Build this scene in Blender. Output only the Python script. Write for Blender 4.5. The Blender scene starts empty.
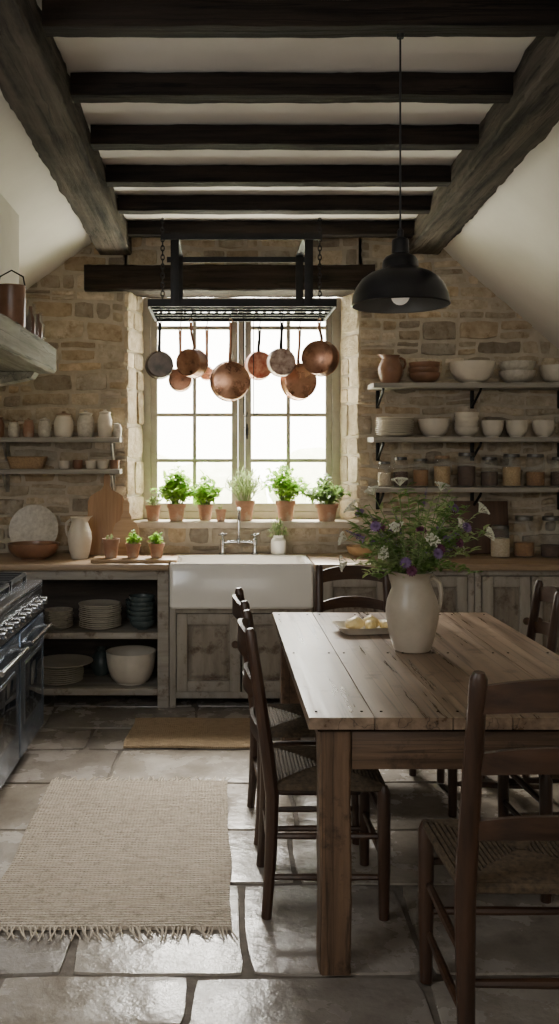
import bpy, bmesh, math, random
from mathutils import Vector, Matrix, noise
D=bpy.data; SC=bpy.context.scene; COL=SC.collection
R=random.Random(11)
V=Vector
def RX(a): return Matrix.Rotation(a,4,'X')
def RY(a): return Matrix.Rotation(a,4,'Y')
def RZ(a): return Matrix.Rotation(a,4,'Z')
pi=math.pi
# ------------------------------------------------------------------ mesh builder
class MB:
    def __init__(s):
        s.bm=bmesh.new(); s.col=s.bm.loops.layers.float_color.new("Col"); s.mi=0
    def _new(s,n0):
        s.bm.faces.ensure_lookup_table()
        for f in list(s.bm.faces)[n0:]: f.material_index=s.mi
    def box(s,c,size,rot=None,bev=0.0,seg=2):
        n0=len(s.bm.faces)
        m=Matrix.Translation(V(c))@(rot or Matrix())@Matrix.Diagonal((size[0],size[1],size[2],1))
        r=bmesh.ops.create_cube(s.bm,size=1,matrix=m)
        if bev:
            es=list({e for v in r['verts'] for e in v.link_edges})
            bmesh.ops.bevel(s.bm,geom=es,offset=bev,segments=seg,profile=.5,affect='EDGES')
        if s.mi: s._new(n0)
        return s
    def b(s,x0,x1,y0,y1,z0,z1,bev=0.0):
        return s.box(((x0+x1)/2,(y0+y1)/2,(z0+z1)/2),(x1-x0,y1-y0,z1-z0),bev=bev)
    def loft(s,rings,cap=True,closed=False,m=None):
        bm=s.bm; vr=[]
        for r in rings:
            vr.append([bm.verts.new((m@V(p)) if m else V(p)) for p in r])
        n=len(vr[0]); L=len(vr)
        for i in range(L if closed else L-1):
            a=vr[i]; b_=vr[(i+1)%L]
            for j in range(n):
                f=bm.faces.new((a[j],a[(j+1)%n],b_[(j+1)%n],b_[j])); f.material_index=s.mi
        if cap and not closed:
            f=bm.faces.new(list(reversed(vr[0]))); f.material_index=s.mi
            f=bm.faces.new(vr[-1]); f.material_index=s.mi
        return s
    def lathe(s,prof,c=(0,0,0),rot=None,n=28,sx=1,sy=1):
        m=Matrix.Translation(V(c))@(rot or Matrix())
        bm=s.bm; rows=[]
        for r,z in prof:
            if r<1e-5: rows.append([bm.verts.new(m@V((0,0,z)))])
            else: rows.append([bm.verts.new(m@V((r*sx*math.cos(2*pi*k/n),r*sy*math.sin(2*pi*k/n),z))) for k in range(n)])
        for a,b_ in zip(rows,rows[1:]):
            for k in range(n):
                k2=(k+1)%n
                if len(a)==1 and len(b_)==1: continue
                if len(a)==1: f=bm.faces.new((a[0],b_[k2],b_[k]))
                elif len(b_)==1: f=bm.faces.new((a[k],a[k2],b_[0]))
                else: f=bm.faces.new((a[k],a[k2],b_[k2],b_[k]))
                f.material_index=s.mi
        return s
    def cyl(s,c,r,h,rot=None,n=20,r2=None):
        r2=r if r2 is None else r2
        return s.lathe([(0,-h/2),(r,-h/2),(r2,h/2),(0,h/2)],c,rot,n)
    def tube(s,pts,r,n=8,cap=True,closed=False,ell=1.0,ref=None,m=None):
        pts=[V(p) for p in pts]; L=len(pts); rings=[]
        up=V(ref) if ref else None
        for i,p in enumerate(pts):
            if closed: t=pts[(i+1)%L]-pts[i-1]
            else: t=pts[min(i+1,L-1)]-pts[max(i-1,0)]
            t.normalize()
            if up is None:
                up=V((0,0,1)) if abs(t.z)<.9 else V((1,0,0))
            x=up-t*up.dot(t)
            if x.length<1e-4: x=t.orthogonal()
            x.normalize(); y=t.cross(x)
            if not ref: up=x
            rr=r[i] if isinstance(r,(list,tuple)) else r
            rings.append([p+x*rr*math.cos(2*pi*k/n)+y*rr*ell*math.sin(2*pi*k/n) for k in range(n)])
        return s.loft(rings,cap,closed,m)
    def beam(s,p0,p1,w,h,seg=28,amp=.006,seed=0,ch=.012,fine=.5):
        p0=V(p0);p1=V(p1);t=(p1-p0).normalized()
        up=V((0,0,1)) if abs(t.z)<.9 else V((0,1,0))
        x=t.cross(up).normalized(); z=x.cross(t).normalized()
        a=w/2;b_=h/2
        cs=[(-a+ch,-b_),(-a/3,-b_),(a/3,-b_),(a-ch,-b_),(a,-b_+ch),(a,0),(a,b_-ch),(a-ch,b_),(a/3,b_),(-a/3,b_),(-a+ch,b_),(-a,b_-ch),(-a,0),(-a,-b_+ch)]
        rings=[]
        for i in range(seg+1):
            c=p0.lerp(p1,i/seg); ring=[]
            for (u,v) in cs:
                q=c+x*u+z*v
                nv=noise.noise_vector(V((q.x*5+seed,q.y*5,q.z*5)))*amp+noise.noise_vector(V((q.x*22,q.y*22+seed,q.z*22)))*amp*fine
                ring.append(q+x*nv.x+z*nv.z)
            rings.append(ring)
        return s.loft(rings)
    def ball(s,c,r,sub=1,sc=(1,1,1)):
        n0=len(s.bm.faces)
        bmesh.ops.create_icosphere(s.bm,subdivisions=sub,radius=r,matrix=Matrix.Translation(V(c))@Matrix.Diagonal((*sc,1)))
        if s.mi: s._new(n0)
        return s
    def prism(s,poly,z0,z1):
        return s.loft([[(x,y,z0) for x,y in poly],[(x,y,z1) for x,y in poly]])
    def leaf(s,p,d,l,w,up=None,fold=.25):
        p=V(p); d=V(d).normalized(); up=V(up) if up else V((0,0,1))
        x=d.cross(up)
        if x.length<1e-3: x=V((1,0,0))
        x.normalize(); n=x.cross(d)
        bm=s.bm
        v=[bm.verts.new(q) for q in (p, p+d*l*.35+x*w*.5+n*w*fold, p+d*l*.75+x*w*.36+n*w*fold*.5-n*l*.05, p+d*l-n*l*.15, p+d*l*.75-x*w*.36+n*w*fold*.5-n*l*.05, p+d*l*.35-x*w*.5+n*w*fold, p+d*l*.5)]
        for f in ((0,1,6),(1,2,6),(2,3,6),(3,4,6),(4,5,6),(5,0,6)):
            ff=bm.faces.new([v[i] for i in f]); ff.material_index=s.mi
        return s
    def mesh(s,name,mats,sharp=.65):
        bm=s.bm; 
        bmesh.ops.recalc_face_normals(bm,faces=bm.faces)
        for f in bm.faces: f.smooth=True
        for e in bm.edges:
            if len(e.link_faces)==2 and e.calc_face_angle(0)>sharp: e.smooth=False
        me=D.meshes.new(name); bm.to_mesh(me); bm.free()
        for m in (mats if isinstance(mats,(list,tuple)) else [mats]): me.materials.append(m)
        return me
def link(o): COL.objects.link(o); return o
def thing(name,label,cat,loc=(0,0,0),rot=0,group=None,tilt=None):
    o=D.objects.new(name,None); o.empty_display_size=.05; link(o)
    o.location=loc; o.rotation_euler=(tilt[0] if tilt else 0,tilt[1] if tilt else 0,rot)
    o["label"]=label; o["category"]=cat
    if group:o["group"]=group
    return o
def part(par,name,mb,mat,loc=(0,0,0),rot=(0,0,0),label=None,kind=None):
    me=mb if isinstance(mb,bpy.types.Mesh) else mb.mesh(name,mat)
    o=D.objects.new(name,me); link(o); o.parent=par; o.location=loc; o.rotation_euler=rot
    if label:o["label"]=label
    if kind:o["kind"]=kind
    return o
def solo(name,mb,mat,label,cat,loc=(0,0,0),rot=(0,0,0),group=None,kind=None):
    me=mb if isinstance(mb,bpy.types.Mesh) else mb.mesh(name,mat)
    o=D.objects.new(name,me); link(o); o.location=loc; o.rotation_euler=rot
    o["label"]=label;o["category"]=cat
    if group:o["group"]=group
    if kind:o["kind"]=kind
    return o
def struct(name,mb,mat,label,parent=None):
    me=mb.mesh(name,mat); o=D.objects.new(name,me); link(o); o["kind"]="structure"; o["label"]=label; o["category"]=name.split('_')[0]
    return o
def dup(root,loc,rot=None,label=None,scale=None):
    def rec(o,par):
        c=o.copy(); COL.objects.link(c)
        if par: c.parent=par
        for ch in kids[o]: rec(ch,c)
        return c
    kids={}
    def col(o):
        kids[o]=[c for c in D.objects if c.parent==o]
        for c in kids[o]: col(c)
    col(root)
    n=rec(root,None); n.location=loc
    if rot is not None: n.rotation_euler=(0,0,rot) if not isinstance(rot,(tuple,list)) else rot
    if label:n["label"]=label
    if scale: n.scale=(scale,)*3
    return n
# ------------------------------------------------------------------ materials
def mat(name,c1,c2=None,rough=.6,metal=0,scale=8,st=(1,1,1),bump=.15,bscale=40,bdist=.004,c3=None,s3=3,t3=.5,attr=False,rv=0.0,spec=.5,**kw):
    m=D.materials.new(name); m.use_nodes=True; nt=m.node_tree; N=nt.nodes; L=nt.links
    p=N["Principled BSDF"]; p.inputs['Roughness'].default_value=rough; p.inputs['Metallic'].default_value=metal
    p.inputs['Specular IOR Level'].default_value=spec
    tc=N.new('ShaderNodeTexCoord'); mp=N.new('ShaderNodeMapping'); mp.inputs['Scale'].default_value=st
    L.new(tc.outputs['Object'],mp.inputs['Vector'])
    no=N.new('ShaderNodeTexNoise'); no.inputs['Scale'].default_value=scale; no.inputs['Detail'].default_value=6; no.inputs['Roughness'].default_value=.6
    L.new(mp.outputs[0],no.inputs['Vector'])
    cr=N.new('ShaderNodeValToRGB'); cr.color_ramp.elements[0].position=.32; cr.color_ramp.elements[1].position=.68
    cr.color_ramp.elements[0].color=(*c1,1); cr.color_ramp.elements[1].color=(*(c2 or c1),1)
    L.new(no.outputs['Fac'],cr.inputs['Fac']); out=cr.outputs['Color']
    if c3:
        n3=N.new('ShaderNodeTexNoise'); n3.inputs['Scale'].default_value=s3; n3.inputs['Detail'].default_value=8; n3.inputs['Roughness'].default_value=.7
        L.new(mp.outputs[0] if kw.get('st3') else tc.outputs['Object'],n3.inputs['Vector'])
        r3=N.new('ShaderNodeValToRGB'); r3.color_ramp.elements[0].position=t3-.06; r3.color_ramp.elements[1].position=t3+.08
        L.new(n3.outputs['Fac'],r3.inputs['Fac'])
        mx=N.new('ShaderNodeMix'); mx.data_type='RGBA'; L.new(r3.outputs['Color'],mx.inputs['Factor']); L.new(out,mx.inputs['A']); mx.inputs['B'].default_value=(*c3,1)
        out=mx.outputs['Result']
    if kw.get('crack'):
        wv=N.new('ShaderNodeTexNoise'); wv.inputs['Scale'].default_value=kw['crack']; wv.inputs['Detail'].default_value=3; wv.inputs['Roughness'].default_value=.5
        mp2=N.new('ShaderNodeMapping'); mp2.inputs['Scale'].default_value=tuple(1 if s_==1 else .02 for s_ in st); L.new(tc.outputs['Object'],mp2.inputs['Vector']); L.new(mp2.outputs[0],wv.inputs['Vector'])
        rc=N.new('ShaderNodeValToRGB'); e=rc.color_ramp.elements; e[0].position=.485; e[0].color=(1,1,1,1); e[1].position=.5; e[1].color=(.25,.25,.25,1); e2=rc.color_ramp.elements.new(.515); e2.color=(1,1,1,1)
        L.new(wv.outputs['Fac'],rc.inputs['Fac'])
        mx=N.new('ShaderNodeMix'); mx.data_type='RGBA'; mx.blend_type='MULTIPLY'; mx.inputs['Factor'].default_value=.85
        L.new(out,mx.inputs['A']); L.new(rc.outputs['Color'],mx.inputs['B']); out=mx.outputs['Result']
    if attr:
        at=N.new('ShaderNodeAttribute'); at.attribute_name="Col"
        mx=N.new('ShaderNodeMix'); mx.data_type='RGBA'; mx.blend_type='MULTIPLY'; mx.inputs['Factor'].default_value=1
        L.new(out,mx.inputs['A']); L.new(at.outputs['Color'],mx.inputs['B']); out=mx.outputs['Result']
    L.new(out,p.inputs['Base Color'])
    if rv:
        mr=N.new('ShaderNodeMapRange'); mr.inputs['To Min'].default_value=rough-rv; mr.inputs['To Max'].default_value=rough+rv
        mr.inputs['From Min'].default_value=.3; mr.inputs['From Max'].default_value=.7
        L.new(no.outputs['Fac'],mr.inputs['Value']); L.new(mr.outputs[0],p.inputs['Roughness'])
    if bump:
        nb=N.new('ShaderNodeTexNoise'); nb.inputs['Scale'].default_value=bscale; nb.inputs['Detail'].default_value=7; nb.inputs['Roughness'].default_value=.6
        L.new(mp.outputs[0],nb.inputs['Vector'])
        bp=N.new('ShaderNodeBump'); bp.inputs['Strength'].default_value=bump; bp.inputs['Distance'].default_value=bdist
        L.new(nb.outputs['Fac'],bp.inputs['Height']); L.new(bp.outputs[0],p.inputs['Normal'])
    return m
def P(m): return m.node_tree.nodes["Principled BSDF"]
def wood(name,c1,c2,ax,rough=.6,scale=26,g=.07,bump=.5,bdist=.004,bscale=60,**k):
    st=[1,1,1]; st['XYZ'.index(ax)]=g
    return mat(name,c1,c2,rough=rough,scale=scale,st=tuple(st),bump=bump,bscale=bscale,bdist=bdist,**k)
m_stone=mat("stone_wall",(.66,.60,.51),(1,.97,.91),rough=.92,scale=13,bump=1.0,bscale=24,bdist=.018,attr=True,c3=(.56,.48,.38),s3=16,t3=.60,spec=.2)
m_mortar=mat("mortar",(.42,.36,.27),(.56,.49,.38),rough=.95,scale=12,bump=.8,bscale=30,bdist=.01,spec=.2)
m_flag=mat("flagstone",(.60,.565,.52),(1,.97,.94),rough=.25,scale=4,bump=.8,bscale=7,bdist=.010,attr=True,c3=(.56,.52,.47),s3=9,t3=.60,rv=.12,spec=.6)
m_grout=mat("floor_grout",(.085,.070,.055),(.15,.125,.10),rough=.9,scale=20,bump=.5)
m_plaster=mat("plaster",(.58,.54,.47),(.66,.62,.55),rough=.9,scale=3,bump=.25,bscale=9,bdist=.01,spec=.2)
m_plasterw=mat("ceiling_plaster",(.70,.655,.60),(.76,.715,.66),rough=.9,scale=3,bump=.2,bscale=9,bdist=.01,spec=.2)
m_beamX=wood("dark_beam_wood_x",(.006,.0045,.0035),(.030,.021,.015),'X',.75,bump=1,bdist=.010,bscale=34,spec=.2,crack=16)
m_beamY=wood("grey_beam_wood_y",(.014,.012,.010),(.125,.102,.078),'Y',.8,scale=20,g=.06,bump=1,bdist=.016,bscale=26,spec=.2,crack=14)
m_lintel=wood("lintel_wood",(.010,.007,.005),(.042,.029,.019),'X',.75,bump=1,bdist=.010,bscale=34,spec=.2,crack=14)
m_mantel=wood("mantel_wood",(.15,.14,.10),(.40,.375,.29),'Y',.8,scale=18,bump=1,bdist=.010,bscale=30,crack=14)
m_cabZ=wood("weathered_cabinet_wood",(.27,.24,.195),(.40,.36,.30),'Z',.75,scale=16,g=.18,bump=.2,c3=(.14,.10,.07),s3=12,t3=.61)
m_cabP=wood("weathered_recess_shaded_wood",(.17,.14,.105),(.31,.27,.215),'Z',.75,scale=16,g=.2,bump=.2,c3=(.11,.075,.05),s3=10,t3=.56)  # weathered wood, tone darkened so the recess reads deeper, as shade would
m_cabX=wood("weathered_cabinet_wood_x",(.25,.22,.18),(.42,.38,.32),'X',.75,scale=18,g=.12,c3=(.14,.10,.07),s3=9,t3=.60)
m_shelf=wood("grey_shelf_wood",(.18,.165,.14),(.36,.33,.28),'X',.75,scale=22)
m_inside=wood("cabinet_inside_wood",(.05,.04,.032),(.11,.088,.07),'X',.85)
m_top=wood("worktop_wood",(.22,.145,.085),(.40,.285,.175),'X',.42,scale=20)
m_tabY=wood("table_top_wood",(.115,.075,.048),(.29,.205,.14),'Y',.33,scale=26,g=.05,bump=.3,bdist=.002,c3=(.075,.046,.030),s3=11,t3=.63,rv=.08,crack=13)
m_tabZ=wood("table_leg_wood",(.06,.035,.020),(.17,.10,.057),'Z',.5,scale=22,bump=.8,c3=(.035,.020,.012),s3=12,t3=.60,crack=16)
m_tabX=wood("table_apron_wood",(.055,.032,.019),(.15,.09,.052),'X',.5,scale=22,c3=(.035,.020,.012),s3=12,t3=.60,crack=16)
m_gapnail=mat("gap_shade_and_nail_dark",(.02,.014,.01),rough=1,bump=0,spec=0)  # matt dark for the shade sheet below the plank gaps and the nail heads
m_chZ=wood("chair_wood_z",(.020,.0095,.0055),(.065,.031,.017),'Z',.36,bump=.25)
m_chX=wood("chair_wood_x",(.020,.0095,.0055),(.070,.034,.018),'X',.36,bump=.25)
m_rush=mat("rush_seat",(.035,.023,.013),(.105,.072,.040),rough=.8,scale=60,bump=.4,bscale=120)
m_iron=mat("black_iron",(.008,.008,.008),(.02,.019,.018),rough=.5,metal=.5,bump=.2,bscale=60)
m_shade=mat("black_enamel_shade",(.006,.006,.007),(.010,.010,.012),rough=.28,metal=.0,bump=0)
m_shadein=mat("shade_inside",(.10,.10,.095),(.13,.13,.12),rough=.4,bump=0)
m_copper=mat("copper",(.50,.24,.14),(.85,.50,.33),rough=.30,metal=1,scale=9,bump=.1,bscale=20,rv=.1,c3=(.34,.17,.10),s3=14,t3=.6)
m_copdark=mat("aged_copper",(.27,.125,.075),(.58,.31,.19),rough=.36,metal=1,scale=11,bump=.1,rv=.1,c3=(.16,.09,.06),s3=16,t3=.58)
m_patina=mat("mottled_copper",(.20,.10,.075),(.62,.48,.38),rough=.4,metal=.75,scale=34,bump=.1)
m_redcop=mat("red_mottled_copper",(.30,.07,.045),(.60,.34,.24),rough=.35,metal=.85,scale=30,bump=.1)
m_steel=mat("dark_steel",(.08,.075,.07),(.22,.17,.14),rough=.35,metal=1,scale=8,bump=.05)
m_chrome=mat("chrome",(.5,.51,.53),rough=.14,metal=1,bump=0)
m_range=mat("blue_steel_enamel",(.12,.15,.20),(.16,.20,.26),rough=.24,metal=.85,scale=3,bump=0)
m_rangest=mat("brushed_steel",(.26,.28,.32),(.38,.40,.44),rough=.26,metal=1,scale=10,st=(1,.1,1),bump=.05)
m_black=mat("cast_iron_black",(.010,.010,.011),(.018,.018,.018),rough=.5,bump=.1)
m_ovglass=mat("oven_glass",(.01,.012,.016),rough=.06,bump=0)
m_ceram=mat("white_fireclay",(.78,.75,.69),(.83,.80,.74),rough=.16,scale=3,bump=0)
m_cream=mat("cream_ceramic",(.56,.50,.40),(.69,.62,.51),rough=.35,scale=6,bump=.05)
m_jug=mat("stoneware_jug",(.36,.31,.235),(.50,.43,.34),rough=.36,scale=5,bump=.08,bscale=14)
m_cream2=mat("speckled_ceramic",(.40,.355,.28),(.60,.55,.46),rough=.4,scale=40,bump=.05)
m_teal=mat("dark_teal_ceramic",(.05,.068,.068),(.09,.115,.11),rough=.35,scale=6,bump=0)
m_terra=mat("terracotta",(.29,.15,.09),(.46,.26,.165),rough=.85,scale=9,bump=.15,c3=(.46,.38,.29),s3=7,t3=.57)
m_brownc=mat("brown_glaze",(.15,.075,.042),(.29,.15,.085),rough=.3,scale=6,bump=.05)
m_woodb=wood("board_wood",(.21,.105,.036),(.40,.225,.095),'Z',.5)
m_woodd=wood("dark_board_wood",(.06,.033,.02),(.13,.07,.042),'Z',.5)
m_woodt=wood("tray_wood",(.27,.165,.08),(.45,.30,.16),'X',.5)
m_soil=mat("soil",(.02,.013,.008),(.05,.035,.02),rough=1,scale=60,bump=.6)
def leafm(n,a,b_,tr_=.45):
    m=mat(n,a,b_,rough=.5,scale=30,bump=0)
    nt=m.node_tree; tr=nt.nodes.new('ShaderNodeBsdfTranslucent'); mx=nt.nodes.new('ShaderNodeMixShader'); mx.inputs[0].default_value=tr_
    cr=[x for x in nt.nodes if x.type=='VALTORGB'][0]; nt.links.new(cr.outputs[0],tr.inputs['Color'])
    nt.links.new(P(m).outputs[0],mx.inputs[1]); nt.links.new(tr.outputs[0],mx.inputs[2])
    nt.links.new(mx.outputs[0],nt.nodes['Material Output'].inputs['Surface']); return m
m_leaf=leafm("herb_leaf",(.16,.36,.03),(.40,.62,.10),.6)
m_leafd=leafm("dark_leaf",(.11,.21,.05),(.25,.37,.11),.5)
m_leafp=leafm("pale_leaf",(.25,.35,.12),(.45,.53,.25),.5)
m_stem=mat("stem_green",(.13,.21,.06),(.22,.30,.11),rough=.6,bump=0)
m_purple=leafm("purple_petal",(.16,.085,.23),(.34,.23,.42))
m_plum=leafm("plum_petal",(.16,.035,.10),(.27,.10,.17))
m_white=leafm("white_petal",(.70,.70,.58),(.85,.84,.74))
m_butter=mat("cheese_yellow",(.70,.52,.20),(.84,.70,.38),rough=.5,scale=22,bump=.2)
m_frame=mat("window_paint",(.36,.33,.27),(.44,.41,.34),rough=.6,scale=12,bump=.1)
m_sill=mat("sill_stone",(.42,.36,.27),(.56,.49,.39),rough=.8,scale=10,bump=.3)
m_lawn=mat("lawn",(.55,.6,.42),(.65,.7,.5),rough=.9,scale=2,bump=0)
m_hedge=mat("hedge",(.66,.72,.50),(.85,.88,.7),rough=.9,scale=6,bump=0)  # hedge colour bleached towards white to imitate overexposed daylight
def alpham(n,c,a,rough=.05):
    m=mat(n,c,rough=rough,bump=0); P(m).inputs['Alpha'].default_value=a; return m
m_glass=alpham("jar_glass",(.6,.65,.63),.08)
m_pane=alpham("window_glass",(.9,.95,.95),.05,.02)
m_grain=mat("grain_contents",(.36,.23,.10),(.56,.39,.20),rough=.9,scale=90,bump=.5,bscale=150)
m_bean=mat("bean_contents",(.05,.025,.015),(.14,.075,.04),rough=.8,scale=90,bump=.5,bscale=150)
m_amber=mat("amber_contents",(.20,.09,.03),(.36,.19,.07),rough=.7,scale=90,bump=.5,bscale=150)
m_flour=mat("flour_contents",(.44,.35,.23),(.60,.51,.37),rough=.9,scale=70,bump=.3)
m_lid=mat("grey_metal_lid",(.12,.115,.11),(.22,.21,.19),rough=.4,metal=.8,bump=0)
m_cork=mat("cork_lid",(.26,.165,.095),(.38,.25,.15),rough=.85,scale=50,bump=.3)
m_wick=mat("basket_weave",(.20,.125,.065),(.35,.23,.125),rough=.85,scale=80,bump=.6,bscale=90)
def rugm(n,c1,c2,sc,bd):
    m=mat(n,c1,c2,rough=.95,scale=30,st=(.5,4,1),bump=0,spec=.1,c3=tuple(x*.8 for x in c1),s3=38,t3=.58)
    nt=m.node_tree; N=nt.nodes; L=nt.links
    tc=[x for x in N if x.type=='TEX_COORD'][0]
    w=N.new('ShaderNodeTexWave'); w.bands_direction='Y'; w.inputs['Scale'].default_value=sc; w.inputs['Distortion'].default_value=2.0; w.inputs['Detail Scale'].default_value=3
    w2=N.new('ShaderNodeTexWave'); w2.bands_direction='X'; w2.inputs['Scale'].default_value=sc*1.1; w2.inputs['Distortion'].default_value=4
    L.new(tc.outputs['Object'],w.inputs[0]); L.new(tc.outputs['Object'],w2.inputs[0])
    ad=N.new('ShaderNodeMath'); ad.operation='MULTIPLY_ADD'; L.new(w2.outputs['Fac'],ad.inputs[0]); ad.inputs[1].default_value=.28; L.new(w.outputs['Fac'],ad.inputs[2])
    bp=N.new('ShaderNodeBump'); bp.inputs['Strength'].default_value=1; bp.inputs['Distance'].default_value=bd
    L.new(ad.outputs[0],bp.inputs['Height']); L.new(bp.outputs[0],P(m).inputs['Normal']); return m
m_rug=rugm("woven_rug",(.40,.335,.26),(.58,.50,.405),20,.010)
m_mat=rugm("jute_mat",(.32,.225,.135),(.47,.35,.22),24,.006)
m_fringe=mat("rug_fringe",(.38,.32,.25),(.56,.48,.38),rough=.95,scale=30,bump=0)
# ------------------------------------------------------------------ stone patches
def stones(mb,O,U,Vv,N,W,H,rh,sw,gap,dep,seed,pal,edge=.86,warp=.02,split=.25,clip=None,hv=.35,nu=6,nv=4,cr=.11,jit=.16):
    rr=random.Random(seed); O=V(O);U=V(U);Vv=V(Vv);N=V(N)
    def add(u,v,w,h):
        if clip and clip(u+w/2,v+h/2): return
        c=rr.choice(pal); k=rr.uniform(.76,1.16); c=(c[0]*k,c[1]*k,c[2]*k,1)
        hw=(w-gap)/2; hh=(h-gap)/2; cu=u+w/2; cv=v+h/2; dh=rr.uniform(.55,1.15) if hv>.1 else rr.uniform(.9,1.05)
        tu=rr.uniform(-.2,.2)*hv; tv=rr.uniform(-.25,.25)*hv
        j=[rr.uniform(0,jit)*min(hw,hh) for _ in range(4)]
        ea=1-(1-edge)*min(hw,hh)/hw; eb=1-(1-edge)*min(hw,hh)/hh
        av=[-1,-ea]+[-ea+2*ea*i/(nu-2) for i in range(1,nu-2)]+[ea,1]
        bv=[-1,-eb]+[-eb+2*eb*i/(nv-2) for i in range(1,nv-2)]+[eb,1]
        g=[]
        mn=min(hw,hh)
        for b_ in bv:
            row=[]
            for a in av:
                x=cu+a*(hw-cr*mn*b_**8); y=cv+b_*(hh-cr*mn*a**8)
                x-= (j[0] if a>0 else -j[1])*abs(a)*abs(b_); y-=(j[2] if b_>0 else -j[3])*abs(b_)*abs(a)
                bord=(abs(a)==1 or abs(b_)==1); edg=(abs(a)>=ea-.001 or abs(b_)>=eb-.001)
                P0=O+U*x+Vv*y
                n1=noise.noise(P0*13+V((seed,0,0)))
                z=-.012 if bord else dep*dh*((.78 if edg else 1)+hv*1.3*n1+tu*a+tv*b_)
                wv=noise.noise_vector(P0*2.2+V((seed*3.1,0,0)))*warp+noise.noise_vector(P0*14)*warp*.25
                P1=P0+U*wv.x+Vv*wv.y+N*z
                row.append(mb.bm.verts.new(P1))
            g.append(row)
        for i in range(len(bv)-1):
            for k2 in range(len(av)-1):
                f=mb.bm.faces.new((g[i][k2],g[i][k2+1],g[i+1][k2+1],g[i+1][k2])); f.material_index=mb.mi
                for l in f.loops: l[mb.col]=c
    v=0
    while v<H-1e-3:
        h=rr.uniform(*rh)
        if H-v-h<rh[0]*.7: h=H-v
        u=0
        while u<W-1e-3:
            w=rr.uniform(*sw)
            if u==0: w*=rr.uniform(.5,1)
            if W-u-w<sw[0]*.7: w=W-u
            if h>rh[0]*1.25 and rr.random()<split and w<sw[1]*.8:
                t=rr.uniform(.38,.62); add(u,v,w,h*t); add(u,v+h*t,w,h*(1-t))
            else: add(u,v,w,h)
            u+=w
        v+=h
# ------------------------------------------------------------------ ROOM
YW=6.25
SP=[(.60,.52,.395),(.52,.46,.365),(.66,.58,.46),(.45,.40,.33),(.56,.46,.33),(.38,.335,.275),(.62,.54,.42),(.48,.40,.295),(.70,.63,.52),(.55,.505,.43)]
def zceil(x):
    return 3.14 if -.75<x<1.40 else (3.14-.72*(-.75-x) if x<-.7 else 3.14-.86*(x-1.40))
w=MB(); yw=6.240
w.prism([(-1.8,yw),(-.63,yw),(-.542,6.5),(-.542,6.66),(-1.8,6.66)],0,3.2)
w.prism([(.975,yw),(3.05,yw),(3.05,6.66),(.882,6.66),(.882,6.5)],0,3.2)
w.b(-.66,1.0,yw,6.66,0,1.08); w.b(-.66,1.0,yw,6.66,2.88,3.2)
w.mi=1
cl=lambda u0:(lambda u,v:(v+.85)>zceil(u+u0)+.05)
RH=(.055,.165);SW=(.08,.33)
K=dict(split=.45,warp=.035,nu=8,nv=6,edge=.84,hv=.42)
stones(w,(-1.78,6.25,.85),(1,0,0),(0,0,1),(0,-1,0),1.155,2.3,RH,SW,.010,.030,3,SP,clip=cl(-1.78),**K)
stones(w,(.97,6.25,.85),(1,0,0),(0,0,1),(0,-1,0),2.05,2.3,RH,SW,.010,.030,8,SP,clip=cl(.97),**K)
stones(w,(-.625,6.25,.85),(1,0,0),(0,0,1),(0,-1,0),1.595,.24,(.08,.13),SW,.010,.028,5,SP)
stones(w,(-.625,6.25,2.88),(1,0,0),(0,0,1),(0,-1,0),1.595,.27,(.08,.14),SW,.010,.028,6,SP)
KR=dict(warp=.012,split=.15,nu=9,nv=8,edge=.90,jit=.08,hv=.3)
LP=[(.66,.58,.45),(.60,.525,.41),(.70,.62,.49),(.55,.48,.375),(.63,.54,.40)]
u1=V((.095,.27,0)).normalized(); stones(w,(-.638,6.228,1.12),u1,(0,0,1),(u1.y,-u1.x,0),.285,1.6,(.11,.25),(.14,.30),.007,.020,12,LP,**KR)
u2=V((-.095,.27,0)).normalized(); stones(w,(.983,6.228,1.12),u2,(0,0,1),(-u2.y,-.0+u2.x,0),.285,1.6,(.11,.25),(.14,.30),.007,.020,13,LP,**KR)
struct("wall_back",w,[m_mortar,m_stone],"rough tan rubble stone wall around the window")
f=MB(); f.b(-1.8,3.05,-1.6,6.6,-.1,-.0095); f.mi=1
FP=[(.33,.305,.275),(.38,.35,.31),(.295,.27,.24),(.345,.31,.265),(.28,.255,.23),(.405,.37,.325)]
stones(f,(-1.78,-1.6,-.012),(1,0,0),(0,1,0),(0,0,1),4.8,7.9,(.36,.64),(.44,1.0),.007,.012,23,FP,edge=.975,warp=.016,split=.15,hv=.07,nu=12,nv=11,cr=.03,jit=.035)
struct("floor",f,[m_grout,m_flag],"worn grey-brown flagstone floor with dark joints")
struct("wall_left",MB().b(-1.85,-1.78,-1.6,6.6,0,2.6),m_plaster,"cream plastered side wall")
struct("wall_right",MB().b(3.0,3.1,-1.6,6.6,0,1.95),m_plaster,"cream plastered side wall")
struct("wall_front",MB().b(-1.85,3.1,-1.7,-1.6,0,3.25),m_plaster,"cream plastered end wall")
c=MB(); c.b(-.80,1.45,-1.65,6.6,3.14,3.2)
def slab(p,q,t=.06):
    (x0,z0),(x1,z1)=p,q
    c.loft([[(x0,y,z0),(x1,y,z1),(x1,y,z1+t),(x0,y,z0+t)] for y in (-1.65,6.6)])
slab((-1.86,zceil(-1.86)),(-.75,3.14)); slab((1.40,3.14),(3.1,zceil(3.1)))
struct("ceiling",c,m_plasterw,"off-white plaster ceiling with sloped sides")
h=MB(); h.loft([[(-1.775,y,2.17),(-1.09,y,2.17),(-1.09,y,zceil(-1.09)-.004),(-1.775,y,zceil(-1.775)-.004)] for y in (3.3,4.93)])
struct("wall_hood",h,m_plaster,"cream plastered chimney hood above the range")
nb=1
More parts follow.
